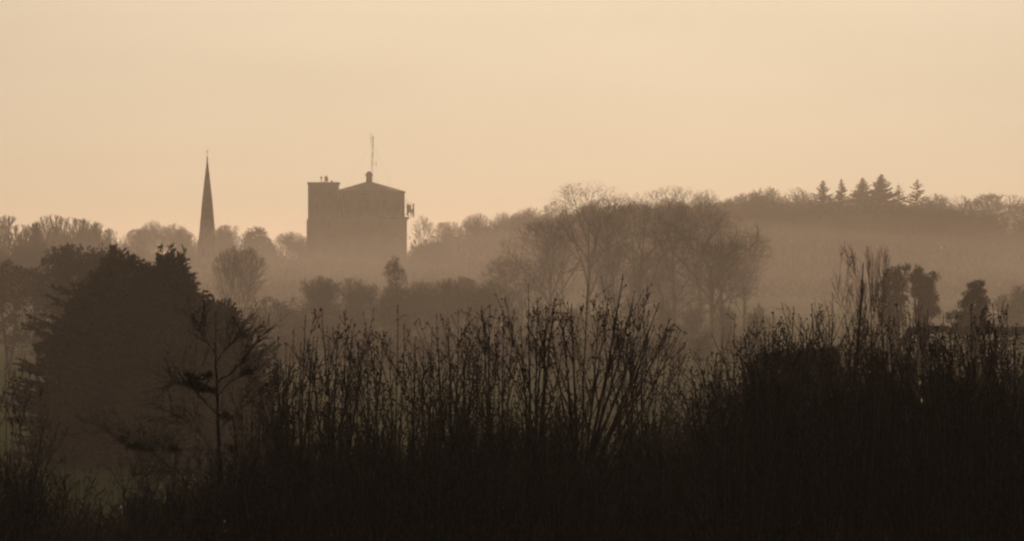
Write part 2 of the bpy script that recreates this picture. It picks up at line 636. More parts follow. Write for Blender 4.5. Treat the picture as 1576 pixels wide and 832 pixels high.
# ------------------------------------------------------------------ church and water tower
def church():
    D = 1000.0
    x = (319 - CX) * D / FPX
    z0 = ground_z(x, D)
    root = thing('church', 'tall slender stone church spire rising over bare trees', 'church', (x, D, z0))
    zt = P(0, 372, D).z - z0         # spire springs here
    za = P(0, 243, D).z - z0
    w = 2.35
    b = MB()
    b.box(-w, w, -w, w, -5, zt)
    tower = b.build('tower', M_STONE, root)
    for sx in (-1, 1):
        q = MB()
        q.box(sx * w - 0.35, sx * w + 0.35, -w - 0.4, -w + 0.3, -5, zt - 2.2)
        q.build('buttress', M_STONE, root)
    q = MB()
    q.box(-w - 0.12, w + 0.12, -w - 0.12, w + 0.12, zt - 0.35, zt + 0.12)
    q.build('cornice', M_STONE, root)
    for sx in (-0.85, 0.85):
        q = MB()
        q.box(sx - 0.42, sx + 0.42, -w - 0.05, -w + 0.2, zt - 3.8, zt - 1.2)
        q.prism(sx, -w + 0.08, [(0.42, zt - 1.2), (0.02, zt - 0.6)], 4, R(45))
        q.build('belfry_louvre', M_DARK, root)
    s = MB()
    s.prism(0, 0, [(2.40, zt + 0.1), (2.12, zt + 2.6), (1.36, zt + (za - zt) * 0.5), (0.10, za)], 8, R(22.5))
    sp = s.build('spire', M_STONE, root)
    for k, (fx, fy) in enumerate(((0, -1), (0, 1))):
        q = MB()
        q.box(-0.35, 0.35, -0.5, 0.4, 0, 1.2)
        q.prism(0, -0.05, [(0.62, 1.2), (0.02, 2.1)], 4, R(45))
        o = q.build('lucarne', M_STONE, sp)
        o.location = (fx * 1.75, fy * 1.75, zt + 3.2)
        o.rotation_euler = (0, 0, math.atan2(fx, -fy))
    f = MB()
    f.prism(0, 0, [(0.16, za - 0.3), (0.22, za + 0.1), (0.08, za + 0.4)], 8)
    f.tube([Vector((0, 0, za)), Vector((0, 0, za + 2.7))], [0.07, 0.04], 5)
    f.box(-0.42, 0.42, -0.03, 0.03, za + 1.55, za + 1.68)
    f.build('finial', M_METAL, sp)
    nv = MB()
    nv.box(-14, -w - 0.05, -3.6, 3.6, -5, 2.5)
    nv.build('nave', M_STONE, root)
    k = 0.86
    root.scale = (k, k, k)
    root.location = (x * k, D * k, CAMZ + (z0 - CAMZ) * k)
    r = MB()
    i = len(r.v)
    r.v += [Vector(p) for p in ((-14.3, -4.0, 2.4), (-w - 0.06, -4.0, 2.4), (-w - 0.06, 4.0, 2.4), (-14.3, 4.0, 2.4), (-14.3, 0, 5.7), (-w - 0.06, 0, 5.7))]
    r.f += [(0, 1, 5, 4), (2, 3, 4, 5), (0, 4, 3), (1, 2, 5), (0, 3, 2, 1)]
    r.build('nave_roof', M_SLATE, root)


def water_tower():
    D = 1000.0
    u = D / FPX
    cx = (568 - CX) * u
    root = thing('water_tower', 'massive brick water tower with square stair block, shallow roof and radio mast', 'water tower', (cx, D, ground_z(cx, D)))
    z0 = root.location.z
    X = lambda px: (px - 568) * u
    Z = lambda py: CAMZ - (py - CY) * u - z0
    n, rot = 12, R(15)
    rw = X(621) / math.cos(R(15))
    lw = MB()
    lw.prism(0, 0, [(X(626) / math.cos(R(15)), -1), (X(626) / math.cos(R(15)), Z(337))], n, rot)
    lw.build('lower_stage', M_BRICK, root)
    g = MB()
    g.prism(0, 0, [(X(628) / math.cos(R(15)), Z(337) + 0.01), (X(630) / math.cos(R(15)), Z(335)), (X(630) / math.cos(R(15)), Z(334))], n, rot)
    g.build('gallery_ledge', M_STONE, root)
    d = MB()
    d.prism(0, 0, [(rw * 0.985, Z(334) + 0.01), (rw * 0.985, Z(297))], n, rot)
    d.build('drum_wall', M_BRICK, root)
    for k in range(n):
        a = rot + 2 * math.pi * k / n
        q = MB()
        q.box(-0.3, 0.3, -0.18, 0.18, Z(333.6), Z(299.5))
        o = q.build('pilaster', M_BRICK, root)
        o.location = (rw * math.cos(a), rw * math.sin(a), 0)
        o.rotation_euler = (0, 0, a + R(90))
        # arched panel window between pilasters
        am = a + math.pi / n
        q = MB()
        q.box(-0.45, 0.45, -0.08, 0.08, Z(326), Z(311))
        q.prism(0, 0, [(0.45, Z(311) - 0.02), (0.45, Z(311)), (0.3, Z(309.2)), (0.02, Z(308.6))], 8)
        o = q.build('window', M_DARK, root)
        o.scale = (1, 1, 1)
        rr = rw * 0.985 * math.cos(math.pi / n) + 0.01
        o.location = (rr * math.cos(am), rr * math.sin(am), 0)
        o.rotation_euler = (0, 0, am + R(90))
    c = MB()
    c.prism(0, 0, [(rw * 0.99, Z(299.5)), (rw * 1.035, Z(298)), (rw * 1.035, Z(296))], n, rot)
    c.build('cornice', M_STONE, root)
    rf = MB()
    rf.prism(0, 0, [(rw * 1.06, Z(296) + 0.01), (rw * 1.06, Z(294.6)), (X(576), Z(280.5)), (0.3, Z(279))], n, rot)
    rf.build('roof', M_SLATE, root)
    cu = MB()
    cu.prism(0, 0, [(X(572.8), Z(281.5)), (X(572.8), Z(270.2))], 8, R(22.5))
    cp = cu.build('cupola', M_BRICK, root)
    q = MB()
    q.prism(0, 0, [(X(574.6), Z(270.2)), (X(574.4), Z(269.3)), (X(571.8), Z(265.4)), (X(570.2), Z(263.8)), (0.05, Z(263))], 8, R(22.5))
    q.build('cupola_roof', M_SLATE, cp)
    # stair block
    sb = MB()
    sb.box(X(477), X(522.5), -9.6, -2.0, -1, Z(284.5))
    st = sb.build('stair_block', M_BRICK, root)
    q = MB()
    q.box(X(475.8), X(524.2), -9.85, -1.75, Z(284.5) + 0.01, Z(281.3))
    q.build('parapet', M_STONE, st)
    for px in (491, 509):
        for (a, b_) in ((296, 303), (312, 331), (342, 352)):
            q = MB()
            q.box(X(px) - 0.28, X(px) + 0.28, -9.68, -9.5, Z(b_), Z(a))
            q.build('window', M_DARK, st)
    lb = MB()
    lb.box(X(475), X(477) - 0.01, -9.9, -1.7, -1, Z(338))
    lb.build('plinth', M_BRICK, st)
    # roof-top aerials on the stair block
    q = MB()
    q.tube([Vector((X(496.3), -6, Z(281.5))), Vector((X(496.3), -6, Z(271)))], [0.12, 0.08], 6)
    q.box(X(496.3) - 0.28, X(496.3) + 0.28, -6.12, -5.88, Z(275.5), Z(273))
    q.build('aerial', M_METAL, st)
    dsh = MB()
    pr = []
    for i in range(7):
        r_ = 0.75 * i / 6
        pr.append((max(0.02, r_), 0.45 * (r_ / 0.75) ** 2))
    pr += [(0.70, 0.42)]
    dsh.prism(0, 0, pr, 14)
    dsh.tube([Vector((0, 0, 0.05)), Vector((0, 0, 0.75))], [0.03, 0.03], 4)
    o = dsh.build('satellite_dish', M_METAL, st)
    o.location = (X(502), -6, Z(276.5))
    o.rotation_euler = (R(70), 0, R(60))
    q = MB()
    q.tube([Vector((X(502), -6, Z(281.5))), Vector((X(502), -6, Z(276)))], [0.09, 0.09], 5)
    q.tube([Vector((X(505.5), -6, Z(281.5))), Vector((X(505.5), -6, Z(269.5)))], [0.10, 0.06], 5)
    q.tube([Vector((X(498), -6, Z(279.6))), Vector((X(506), -6, Z(279.6)))], [0.06, 0.06], 5)
    q.build('aerial_frame', M_METAL, st)
    q = MB()
    q.box(X(511), X(513.6), -6.3, -5.7, Z(281.5), Z(278.2))
    q.build('vent_box', M_METAL, st)
    # lattice radio mast
    ms = MB()
    bx, by = X(571.4), 1.2
    tx = X(573.6)
    zb, zt = Z(280.5), Z(209)
    leg = []
    for k in range(3):
        a = k * 2.094
        p0 = Vector((bx + 0.32 * math.cos(a), by + 0.32 * math.sin(a), zb))
        p1 = Vector((tx + 0.18 * math.cos(a), by + 0.18 * math.sin(a), zt))
        leg.append((p0, p1))
        ms.tube([p0, p1], [0.045, 0.035], 4)
    for i in range(16):
        for k in range(3):
            a, b_ = leg[k], leg[(k + 1) % 3]
            ms.tube([a[0].lerp(a[1], i / 16), b_[0].lerp(b_[1], (i + 1) / 16)], [0.018, 0.018], 3)
    ms.tube([Vector((tx, by, zt - 0.5)), Vector((tx, by, Z(204.5)))], [0.05, 0.02], 4)
    mo = ms.build('radio_mast', M_METAL, root)
    for (py, dx, h, arm) in ((212, -3.2, 3.0, 0.5), (213, 0.4, 1.7, 0.2), (225, 0.5, 1.2, 0.3), (238, 0.4, 1.3, 0.3), (248, -0.6, 1.8, 0.4), (252, 7.0, 1.5, 1.1)):
        q = MB()
        xx = tx + (bx - tx) * (py - 209) / 71.5
        q.tube([Vector((xx, by - 0.2, Z(py))), Vector((xx + dx * u, by - 0.3, Z(py)))], [0.045, 0.045], 4)
        q.tube([Vector((xx + dx * u, by - 0.3, Z(py) - h * 0.5)), Vector((xx + dx * u, by - 0.3, Z(py) + h * 0.5))], [0.07, 0.06], 4)
        q.build('aerial', M_METAL, mo)
    for (px, py, y) in ((531, 290, -1.0), (606, 290, -1.0), (583, 284, -6.5), (600, 288, 5.5)):
        q = MB()
        q.tube([Vector((tx, by, Z(218))), Vector((X(px), y, Z(py)))], [0.014, 0.014], 3)
        q.build('guy_wire', M_METAL, mo)
    # phone-mast panels on a frame at the gallery
    q = MB()
    for px in (628.6, 632.4):
        q.tube([Vector((X(px), -0.5, Z(335.2))), Vector((X(px), -0.5, Z(311)))], [0.09, 0.07], 5)
    q.tube([Vector((X(620), -0.5, Z(318))), Vector((X(637), -0.5, Z(318)))], [0.06, 0.06], 4)
    q.tube([Vector((X(620), -0.5, Z(331))), Vector((X(637), -0.5, Z(331)))], [0.06, 0.06], 4)
    q.tube([Vector((X(626.2), -0.5, Z(318))), Vector((X(626.2), -0.5, Z(306)))], [0.05, 0.04], 4)
    q.tube([Vector((X(621.2), -0.5, Z(309.5))), Vector((X(626.2), -0.5, Z(309.5)))], [0.05, 0.04], 4)
    q.tube([Vector((X(629), -0.5, Z(335))), Vector((X(623), -0.5, Z(346)))], [0.09, 0.09], 4)
    fr = q.build('aerial_frame', M_METAL, root)
    for (px, a, b_, w) in ((627.4, 314, 331, 0.24), (630.4, 315, 327, 0.24), (636.4, 313, 334, 0.20), (634.0, 321, 329, 0.16)):
        q = MB()
        q.box(X(px) - w, X(px) + w, -0.9, -0.62, Z(b_), Z(a))
        q.build('antenna_panel', M_METAL, fr)


church()
water_tower()

# ------------------------------------------------------------------ trees on the far hill
def at_base(px, D):
    x = (px - CX) * D / FPX
    return Vector((x, D, ground_z(x, D)))


HT = []          # prototypes of far, bare trees: 1 m tall is not stored, real size is


def far_proto(seed, H, Rad, **kw):
    t = thing('bare_tree', 'x', 'tree', (0, 0, -500))
    tm, cm = bare_tree_meshes(seed, H, Rad, twig=0.032, trunk_r=0.30, uneven=(0.58, 1.10), **kw)
    tm.build('trunk', M_BARK, t)
    cm.build('crown', M_TWIG, t)
    return t


protos = [far_proto(11, 14, 5.6, fork=0.10, n=(13, 8, 7, 4)), far_proto(12, 14, 4.6, fork=0.08, n=(13, 8, 7, 4), angle=(0.4, 0.8)), far_proto(13, 14, 6.4, fork=0.12, n=(13, 8, 7, 4), angle=(0.55, 1.0)), far_proto(14, 14, 5.2, fork=0.06, n=(14, 8, 7, 4)),
          far_proto(15, 14, 3.6, fork=0.10, n=(11, 6, 5, 3), angle=(0.2, 0.5), trop=0.24)]
rngF = random.Random(5)
used = set()


def far_tree(px, py, D, width, label, group, kind=None, rz=None):
    """a bare tree whose top stands at (px, py) and whose crown is width photo pixels wide"""
    k = rngF.randrange(4) if kind is None else kind
    top = P(px, py, D)
    gz = ground_z(top.x, D)
    H = max(5.0, top.z - gz)
    if k in used:
        o = copy_tree(protos[k])
    else:
        o = protos[k]
        used.add(k)
    rad = (5.6, 4.6, 6.4, 5.2, 3.6)[k]
    s = 1.25 * width * D / FPX / 2 / rad
    o.location = (top.x, D, gz)
    o.rotation_euler = (0, 0, rngF.uniform(0, 6.28) if rz is None else rz)
    o.scale = (s, s, H / 13.6)
    o['label'] = label
    o['category'] = 'tree'
    if group:
        o['group'] = group
    elif 'group' in o:
        del o['group']
    return o


GH = 'bare trees on the far hill'
b0 = at_base(650, 985)
bare_tree(90, 'feathery see-through bare tree standing just beside the aerials of the water tower', b0, P(0, 330, 985).z - b0.z, 4.2, GH, twig=0.03, n=(9, 6, 5, 3), fork=0.12, trunk_r=0.22, angle=(0.35, 0.75), uneven=(0.6, 1.08))
skyline = [
    (690, 341, 60, 'low rounded bare tree, second past the water tower on the skyline'),
    (735, 329, 56, 'bare tree at the first rise of the ridge past the water tower'),
    (775, 327, 60, 'rounded bare tree on the ridge just before the tallest valley tree'),
    (815, 319, 62, 'bare ridge tree half behind the tallest valley tree'),
    (858, 311, 66, 'bare ridge tree behind the crown of the tallest valley tree'),
    (1090, 293, 50, 'small pointed bare tree notching the ridge beyond the big valley trees'),
    (1128, 302, 60, 'bare tree on the dip of the ridge beyond the valley trees'),
    (1150, 297, 66, 'bare tree filling the dip of the ridge beside the misty gap'),
    (1178, 288, 74, 'wide bare tree with sky gaps before the ridge spruces'),
    (1222, 290, 66, 'bare tree just before the first spruce on the ridge'),
    (1440, 299, 60, 'bare tree just past the last spruce on the ridge'),
    (1475, 303, 70, 'bare tree where the ridge begins to fall past the spruces'),
]
for i, (px, py, w, lab) in enumerate(skyline):
    far_tree(px, py, 1000 + 8 * ((i * 7) % 5), w, lab, GH)
far_tree(1535, 298, 1090, 120, 'broad pale bare tree standing beyond the falling ridge', GH, 2)
far_tree(1600, 300, 1110, 110, 'pale bare tree cut by the picture edge beyond the falling ridge', GH, 0)
far_tree(1520, 322, 985, 76, 'bare tree low on the fall of the ridge past the spruces', GH, 1)
far_tree(1566, 338, 960, 70, 'bare tree at the foot of the falling ridge', GH, 3)
HILLTOP = [(600, 380), (640, 362), (690, 350), (740, 338), (800, 330), (880, 312), (940, 300), (1000, 296), (1060, 298), (1130, 303), (1180, 298), (1250, 303), (1330, 304), (1420, 301), (1470, 308), (1510, 332), (1560, 346), (1620, 350)]
GL = 'bare trees filling the misty hillside'
for row, (D, dpy, stepx) in enumerate(((1010, 10, 40), (970, 20, 44), (920, 38, 52), (860, 62, 60))):
    px = 655 + row * 14
    while px < 1600:
        py = lerp_table(HILLTOP, px) + dpy + rngF.uniform(-6, 8)
        far_tree(px, py, D + rngF.uniform(-14, 14), rngF.uniform(52, 76), 'bare tree in the mist-veiled wood covering the hillside under the ridge', GL)
        px += stepx * rngF.uniform(0.8, 1.25)


def woodland():
    """the rest of the wood under the ridge and round the tower foot: one mass of brushwood nobody could count"""
    rng = random.Random(17)
    top_t = [(-60, 392), (200, 388), (300, 398), (360, 388), (420, 386), (480, 396), (560, 408), (630, 400)] + [(a, b + 8) for a, b in HILLTOP[1:]]
    b = MB()
    for k in range(2350):
        u = rng.random() ** 0.8 if k < 2000 else rng.uniform(-0.12, 0.1)
        D = 1015 - 310 * u
        px = rng.uniform(-40, 1616)
        t0 = lerp_table(top_t, px)
        py = t0 + (max(436, t0 + 40) - t0 + 12) * max(0.08, u) + rng.uniform(-5, 8)
        c = P(px, py, D)
        gz = ground_z(c.x, D)
        h = max(2.2, c.z - gz)
        r = rng.uniform(2.2, 4.2)
        b.tube([Vector((c.x, D, gz - 0.3)), Vector((c.x, D, gz + h * 0.8))], [0.2, 0.05], 4)
        for q in range(46):
            v = rv(rng)
            f = rng.random() ** 0.4
            p = Vector((c.x + v.x * r * f, D + v.y * r * f, gz + h * 0.5 + v.z * h * 0.5 * f))
            d = (Vector((v.x, v.y, 0)) * 0.5 + UP * 0.8 + rv(rng) * 0.4).normalized()
            b.kite(p, d, rv(rng), rng.uniform(0.9, 2.0), rng.uniform(0.25, 0.6))
    o = b.build('woodland', M_TWIG)
    o['kind'] = 'stuff'


woodland()
for (px, py, lab) in ((1316, 298, 'bare tree wedged between the second spruce and the dense one'), (1374, 307, 'bare tree wedged between the tallest spruce and the ragged one'), (1398, 312, 'bare tree wedged between the last two ridge spruces'), (1282, 303, 'bare tree wedged between the first two ridge spruces'), (1245, 298, 'bare tree leading up to the first ridge spruce')):
    far_tree(px, py, 1004, 46, lab, GH)
# spruces on the ridge
GS = 'spruces on the ridge'
for i, (px, py, w, lab) in enumerate((
        (1265, 276, 36, 'first and lone pointed spruce of the ridge row'),
        (1298, 275, 34, 'second slim spruce of the ridge row'),
        (1331, 273, 40, 'dense spruce touching the tallest one on the ridge'),
        (1354, 268, 44, 'tallest and broadest spruce of the ridge row'),
        (1387, 282, 34, 'thin ragged spruce just past the tallest one'),
        (1410, 273, 36, 'last spruce of the ridge row with open tiered branches'))):
    D = 1000
    top = P(px, py, D)
    gz = ground_z(top.x, D)
    H = top.z - gz
    o = spruce(40 + i, lab, (top.x, D, gz), H, w * D / FPX / 2 * (3.0, 2.7, 3.4, 3.6, 3.2, 3.3)[i], GS, sparse=(1.0, 0.9, 1.4, 1.6, 0.7, 0.7)[i], gap=0.62 if i < 4 else 0.9, bare=0.10, leaf=0.62)
    o.rotation_euler = (R((0.5, -1.5, 1, -0.5, 2, -1)[i]), R((1, -1.5, -2, 1.2, -2.5, 1.5)[i]), 0)

# trees round the church and tower
GC = 'trees round the church and water tower'
far_tree(237, 340, 930, 52, 'bare tree with a dense tuft at its top, before the church spire', GC, 1)
far_tree(268, 345, 940, 50, 'bare tree between the tufted tree and the church spire', GC, 0)
far_tree(297, 362, 900, 44, 'low bare tree touching the church spire', GC, 3)
far_tree(279, 352, 980, 42, 'bare tree crowding the church spire on the side of the great cypress', GC, 2)
far_tree(343, 352, 985, 38, 'bare tree crowding the church spire on the side of the domed evergreen', GC, 1)
far_tree(216, 352, 960, 56, 'low broad bare tree between the wispy row and the tufted tree', GC, 2)
far_tree(352, 346, 960, 56, 'bare tree between the church spire and the domed evergreen', GC, 2)
far_tree(345, 372, 900, 60, 'lower bare tree beside the foot of the church spire', GC, 0)
far_tree(448, 357, 960, 56, 'rounded bare tree in front of the stair block of the water tower', GC, 0)
far_tree(470, 366, 940, 50, 'low bare tree at the foot of the stair block', GC, 3)
far_tree(420, 380, 920, 60, 'low misty bare tree under the domed evergreen', GC, 2)
for i, (px, py) in enumerate(((500, 398), (545, 402), (590, 400), (635, 388), (310, 395), (380, 395), (665, 372))):
    far_tree(px, py, 900 - 6 * i, 62, 'low bare tree sunk in mist at the foot of the water tower and church', 'low trees sunk in mist')
# domed evergreen
p = P(396, 347, 930)
gz = ground_z(p.x, 930)
h = p.z - gz
leafy(61, 'dark domed evergreen tree between church spire and water tower', (p.x, 930, gz), [(-0.2, 0, h - 3.2, 2.9, 2.7, 3.2), (-1.6, 0, h - 4.2, 2.2, 2.4, 3.0), (1.6, 0, h - 4.6, 2.3, 2.4, 3.0), (0.2, 0, h - 7, 4.4, 3.6, 4.6), (-2.6, 0, h - 8, 2.8, 2.6, 4.2), (2.8, 0, h - 8, 2.4, 2.4, 4.2)], n=15000, leaf=0.42, name='domed_evergreen_tree', cat='tree', m=M_CONIF)

# far-left wispy trees
GW = 'wispy bare trees behind the flat-topped evergreens'
for i, (px, py, w, D, lab) in enumerate((
        (8, 333, 40, 720, 'wispy bare tree at the picture edge behind the evergreens'),
        (34, 347, 36, 560, 'darker bare tree with a round top, second from the picture edge'),
        (56, 343, 34, 560, 'dark narrow bare tree in front of the tallest wispy one'),
        (79, 332, 40, 740, 'tallest wispy tree over the flat-topped evergreen'),
        (106, 336, 36, 740, 'thin upright bare tree behind the flat-topped evergreen, beside the tallest wispy one'),
        (128, 338, 36, 750, 'thin pale upright tree over the middle of the flat-topped evergreen'),
        (148, 343, 36, 740, 'wispy tree where the pale row starts to fall towards the cypress'),
        (168, 353, 34, 730, 'last low wispy tree just before the top of the great cypress'))):
    far_tree(px, py, D, w * 1.9, lab, GW, 4)
for i, (px, py, D) in enumerate(((20, 368, 520), (62, 370, 510), (95, 356, 700), (122, 354, 710), (146, 360, 700), (178, 368, 690), (205, 364, 760), (-15, 362, 500))):
    far_tree(px, py, D, 58, 'bare tree lost among others behind the flat-topped evergreens', 'lost trees behind the evergreens')

# ------------------------------------------------------------------ big valley trees, D about 450
def valley_tree(seed, label, px, D, top_py, width, lean=0.0, name='bare_tree', **kw):
    b = at_base(px, D)
    H = P(0, top_py, D).z - b.z
    return bare_tree(seed, label, b, H, width * D / FPX / 2, 'great bare trees in the valley', name=name, lean=(lean, 0), **kw)


TW = 0.015
N1 = (8, 7, 6, 4)
valley_tree(101, 'tallest bare tree in the valley, its fine top breaking the ridge line', 903, 450, 274, 190, twig=TW, n=N1, uneven=(0.65, 1.08), limb=0.72, fork=0.22, trunk_r=0.32, angle=(0.55, 1.05), trop=0.06)
valley_tree(102, 'bare valley tree with long spreading boughs beside the tallest one', 985, 455, 290, 200, twig=TW, n=N1, uneven=(0.65, 1.08), limb=0.72, fork=0.2, trunk_r=0.32, angle=(0.55, 1.05), trop=0.06)
valley_tree(103, 'dome-crowned bare tree rising behind the middle of the valley group', 1038, 500, 284, 210, twig=TW, n=N1, uneven=(0.65, 1.08), limb=0.72, fork=0.18, trunk_r=0.32, angle=(0.55, 1.05))
valley_tree(104, 'broad wide-spreading bare tree ending the valley group beside the misty gap', 1098, 440, 322, 220, twig=TW, n=N1, uneven=(0.65, 1.08), limb=0.72, fork=0.16, trunk_r=0.36, angle=(0.65, 1.15), trop=0.05, lean=-0.02)
valley_tree(105, 'low gnarled bare tree with dense twigs in front of the wide-spreading one', 1112, 400, 368, 170, twig=TW, n=(9, 7, 7, 5), fork=0.2, trunk_r=0.24, angle=(0.6, 1.15), wander=0.3, trop=0.03)
valley_tree(106, 'low flat-topped bare tree with arching stems under the tallest one', 800, 420, 386, 150, twig=TW, n=(11, 8, 7, 5), fork=0.12, trunk_r=0.18, angle=(0.6, 1.1), wander=0.28, trop=0.05)
valley_tree(107, 'low twiggy tree under the boughs between the tallest and second trees', 945, 410, 368, 170, twig=TW, n=(10, 8, 7, 4), fork=0.1, trunk_r=0.18, angle=(0.55, 1.0), wander=0.28)
valley_tree(108, 'bare tree leaning out under the tallest one towards the field', 850, 440, 336, 180, twig=TW, n=N1, uneven=(0.65, 1.08), limb=0.72, fork=0.15, trunk_r=0.28, angle=(0.55, 1.05), lean=-0.05)
valley_tree(109, 'small dense bare tree in the middle of the valley group', 1025, 415, 375, 150, twig=TW, n=(10, 8, 6, 4), fork=0.1, trunk_r=0.17, angle=(0.6, 1.1), wander=0.28)
valley_tree(110, 'bare tree filling behind the tallest and second valley trees', 945, 510, 300, 190, twig=TW, n=N1, uneven=(0.65, 1.08), limb=0.72, fork=0.14, trunk_r=0.24)
valley_tree(111, 'bare tree filling behind the dome-crowned and wide-spreading trees', 1078, 515, 306, 190, twig=TW, n=N1, fork=0.14, trunk_r=0.24, uneven=(0.65, 1.08), angle=(0.55, 1.05))
valley_tree(112, 'bare tree filling behind the leaning tree and the tallest one', 868, 520, 322, 170, twig=TW, n=N1, fork=0.14, trunk_r=0.24, uneven=(0.65, 1.08), angle=(0.55, 1.05))
valley_tree(113, 'outermost low bare tree of the valley group, beside the misty gap', 1145, 470, 352, 130, twig=TW, n=N1, fork=0.12, trunk_r=0.2, uneven=(0.65, 1.08), angle=(0.55, 1.05))
valley_tree(506, 'fine bare tree with leaning stems beside the lowest cypress, below the church', 365, 430, 375, 110, twig=0.018, n=(12, 8, 6, 3), fork=0.12, trunk_r=0.13, angle=(0.3, 0.7), trop=0.08, lean=0.03)

# hedgerow before them
def hedge_tree(seed, label, px, D, top, width, **kw):
    b = at_base(px, D)
    H = P(0, top, D).z - b.z
    return bare_tree(seed, label, b, H, width * D / FPX / 2, 'bare hedgerow trees across the valley field', twig=0.020, n=(13, 9, 7, 5), trunk_r=0.13, wander=0.26, angle=(0.45, 0.95), fork=0.06, **kw)


hedge_tree(121, 'low bare hedgerow tree just past the rounded holly below the water tower', 490, 400, 424, 120)
hedge_tree(122, 'bare hedgerow tree below the stair block, next to the ivy-topped tree', 545, 405, 425, 126)
hedge_tree(123, 'dense bare hedgerow tree just past the ivy-topped tree', 650, 400, 428, 136)
hedge_tree(124, 'bare hedgerow tree midway between ivy-topped tree and flat-topped valley tree', 700, 410, 424, 130)
hedge_tree(125, 'bare hedgerow tree touching the flat-topped valley tree', 745, 405, 428, 120)
hedge_tree(126, 'low bare hedgerow tree under the ivy-topped tree', 600, 395, 440, 130)
p = at_base(415, 390)
leafy(131, 'rounded dark holly beside the great cypress, below the church', p, [(0, 0, 3.2, 2.3, 2.0, 2.7), (2.2, 0, 2.8, 2.0, 1.8, 2.4), (-2.0, 0.3, 2.6, 1.8, 1.6, 2.3)], n=9000, leaf=0.22, name='holly_bush', stems=((-1.5, 0), (0, 0), (1.8, 0)))
p = at_base(475, 380)
leafy(132, 'low evergreen bush at the foot of the hedgerow trees by the holly', p, [(0, 0, 1.8, 2.4, 1.6, 1.9), (2.6, 0.4, 1.5, 2.0, 1.5, 1.6)], n=7000, leaf=0.2, stems=((0, 0), (2.4, 0)))
p = at_base(606, 398)
hh = P(0, 392, 398).z - p.z
t = bare_tree(133, 'ivy-topped dark tree sticking up from the hedgerow below the water tower', p, hh - 0.4, 1.7, None, name='ivy_topped_tree', twig=0.02, n=(7, 6, 5, 3), trunk_r=0.15, fork=0.4)
_, cm = leafy_meshes(134, [(0.1, 0, hh - 0.9, 0.6, 0.5, 0.75), (-0.35, 0, hh - 1.7, 0.55, 0.5, 0.6), (0.55, 0, hh - 1.9, 0.5, 0.5, 0.7), (0.0, 0, hh - 2.8, 0.7, 0.6, 0.9)], n=1500, leaf=0.16)
cm.build('ivy', M_EVERG, t)
thorns = []
rngT = random.Random(8)
for i, (px, D, top) in enumerate([(x, 375 + (x * 7) % 11, 470 + (x * 13) % 14) for x in range(400, 740, 56)] + [(x, 385 + (x * 7) % 11, 446 + (x * 13) % 22) for x in range(745, 1180, 46)] + [(x, 320 + (x * 7) % 13, 497 + (x * 13) % 22) for x in range(380, 1180, 44)]):
    b = at_base(px, D)
    H = max(1.6, P(0, top, D).z - b.z)
    if i < 5:
        o = bare_tree(150 + i, 'low tangled thorn bush at the foot of the valley trees', (0, 0, 0), 3.6, 2.8, 'thorn bushes at the foot of the valley trees', name='thorn_bush', cat='bush', twig=0.016, n=(11, 8, 6, 3), trunk_r=0.08, fork=0.03, wander=0.3, angle=(0.5, 1.1), uneven=(0.6, 1.1))
        thorns.append(o)
    else:
        o = copy_tree(thorns[rngT.randrange(5)])
    o.location = b
    o.scale = (rngT.uniform(0.8, 1.15),) * 2 + (H / 3.5,)
    o.rotation_euler = (0, 0, rngT.uniform(0, 6.28))

# ------------------------------------------------------------------ dark conifers nearer by
def cyp(seed, label, px, D, top, prof_px, **kw):
    b = at_base(px, D)
    H = P(0, top, D).z - b.z
    return cypress(seed, label, b, H, [(a, w * D / FPX) for a, w in prof_px], 'cypresses beside the church view', **kw)


cyp(201, 'great dark cypress with broad feathery crown, the biggest conifer', 190, 180, 384, ((0, 172), (0.35, 165), (0.5, 150), (0.62, 128), (0.72, 102), (0.82, 66), (0.92, 28), (1, 4)), n=560, leaf=0.30, leaders=26)
cyp(202, 'narrower dark cypress with a ragged tip just below the church spire', 262, 176, 380, ((0, 120), (0.4, 100), (0.6, 76), (0.75, 52), (0.9, 25), (1, 4)), n=330, leaf=0.28, leaders=14)
cyp(203, 'lowest cypress of the three, its side sweeping down beside the hedgerow', 330, 170, 455, ((0, 120), (0.4, 104), (0.6, 86), (0.75, 62), (0.9, 28), (1, 4)), n=320, leaf=0.28, leaders=8, upsweep=0.8)
# flat-topped evergreens further off on the left
p = at_base(130, 300)
s = 300 / FPX
zt = P(0, 376, 300).z - p.z
leafy(211, 'flat-topped evergreen just behind the shoulder of the great cypress', p, [(-38 * s, 0, zt - 1.5, 1.5, 1.5, 1.3), (-22 * s, 0.3, zt - 1.2, 1.1, 1.2, 1.1), (0, 0, zt - 1.6, 1.6, 1.5, 1.5), (28 * s, 0, zt - 1.5, 1.6, 1.5, 1.3), (52 * s, 0, zt - 1.9, 1.3, 1.3, 1.6), (0, 0, zt - 4.5, 3.3, 2.4, 3.6)], n=16000, leaf=0.24, name='evergreen_tree', cat='tree', m=M_CONIF, stems=((-1.4, 0), (0, 0), (1.6, 0)))
p = at_base(40, 330)
zt = P(0, 392, 330).z - p.z
leafy(212, 'wide evergreen at the picture edge beside the flat-topped one', p, [(-2.6, 0, zt - 2.0, 2.2, 1.8, 2.0), (0.6, 0, zt - 2.6, 2.2, 1.8, 2.0), (-0.6, 0, zt - 5, 4.2, 2.6, 4.0), (2.0, 0, zt - 3.3, 1.6, 1.5, 1.6)], n=14000, leaf=0.24, name='evergreen_tree', cat='tree', stems=((-1.4, 0), (1.0, 0)))

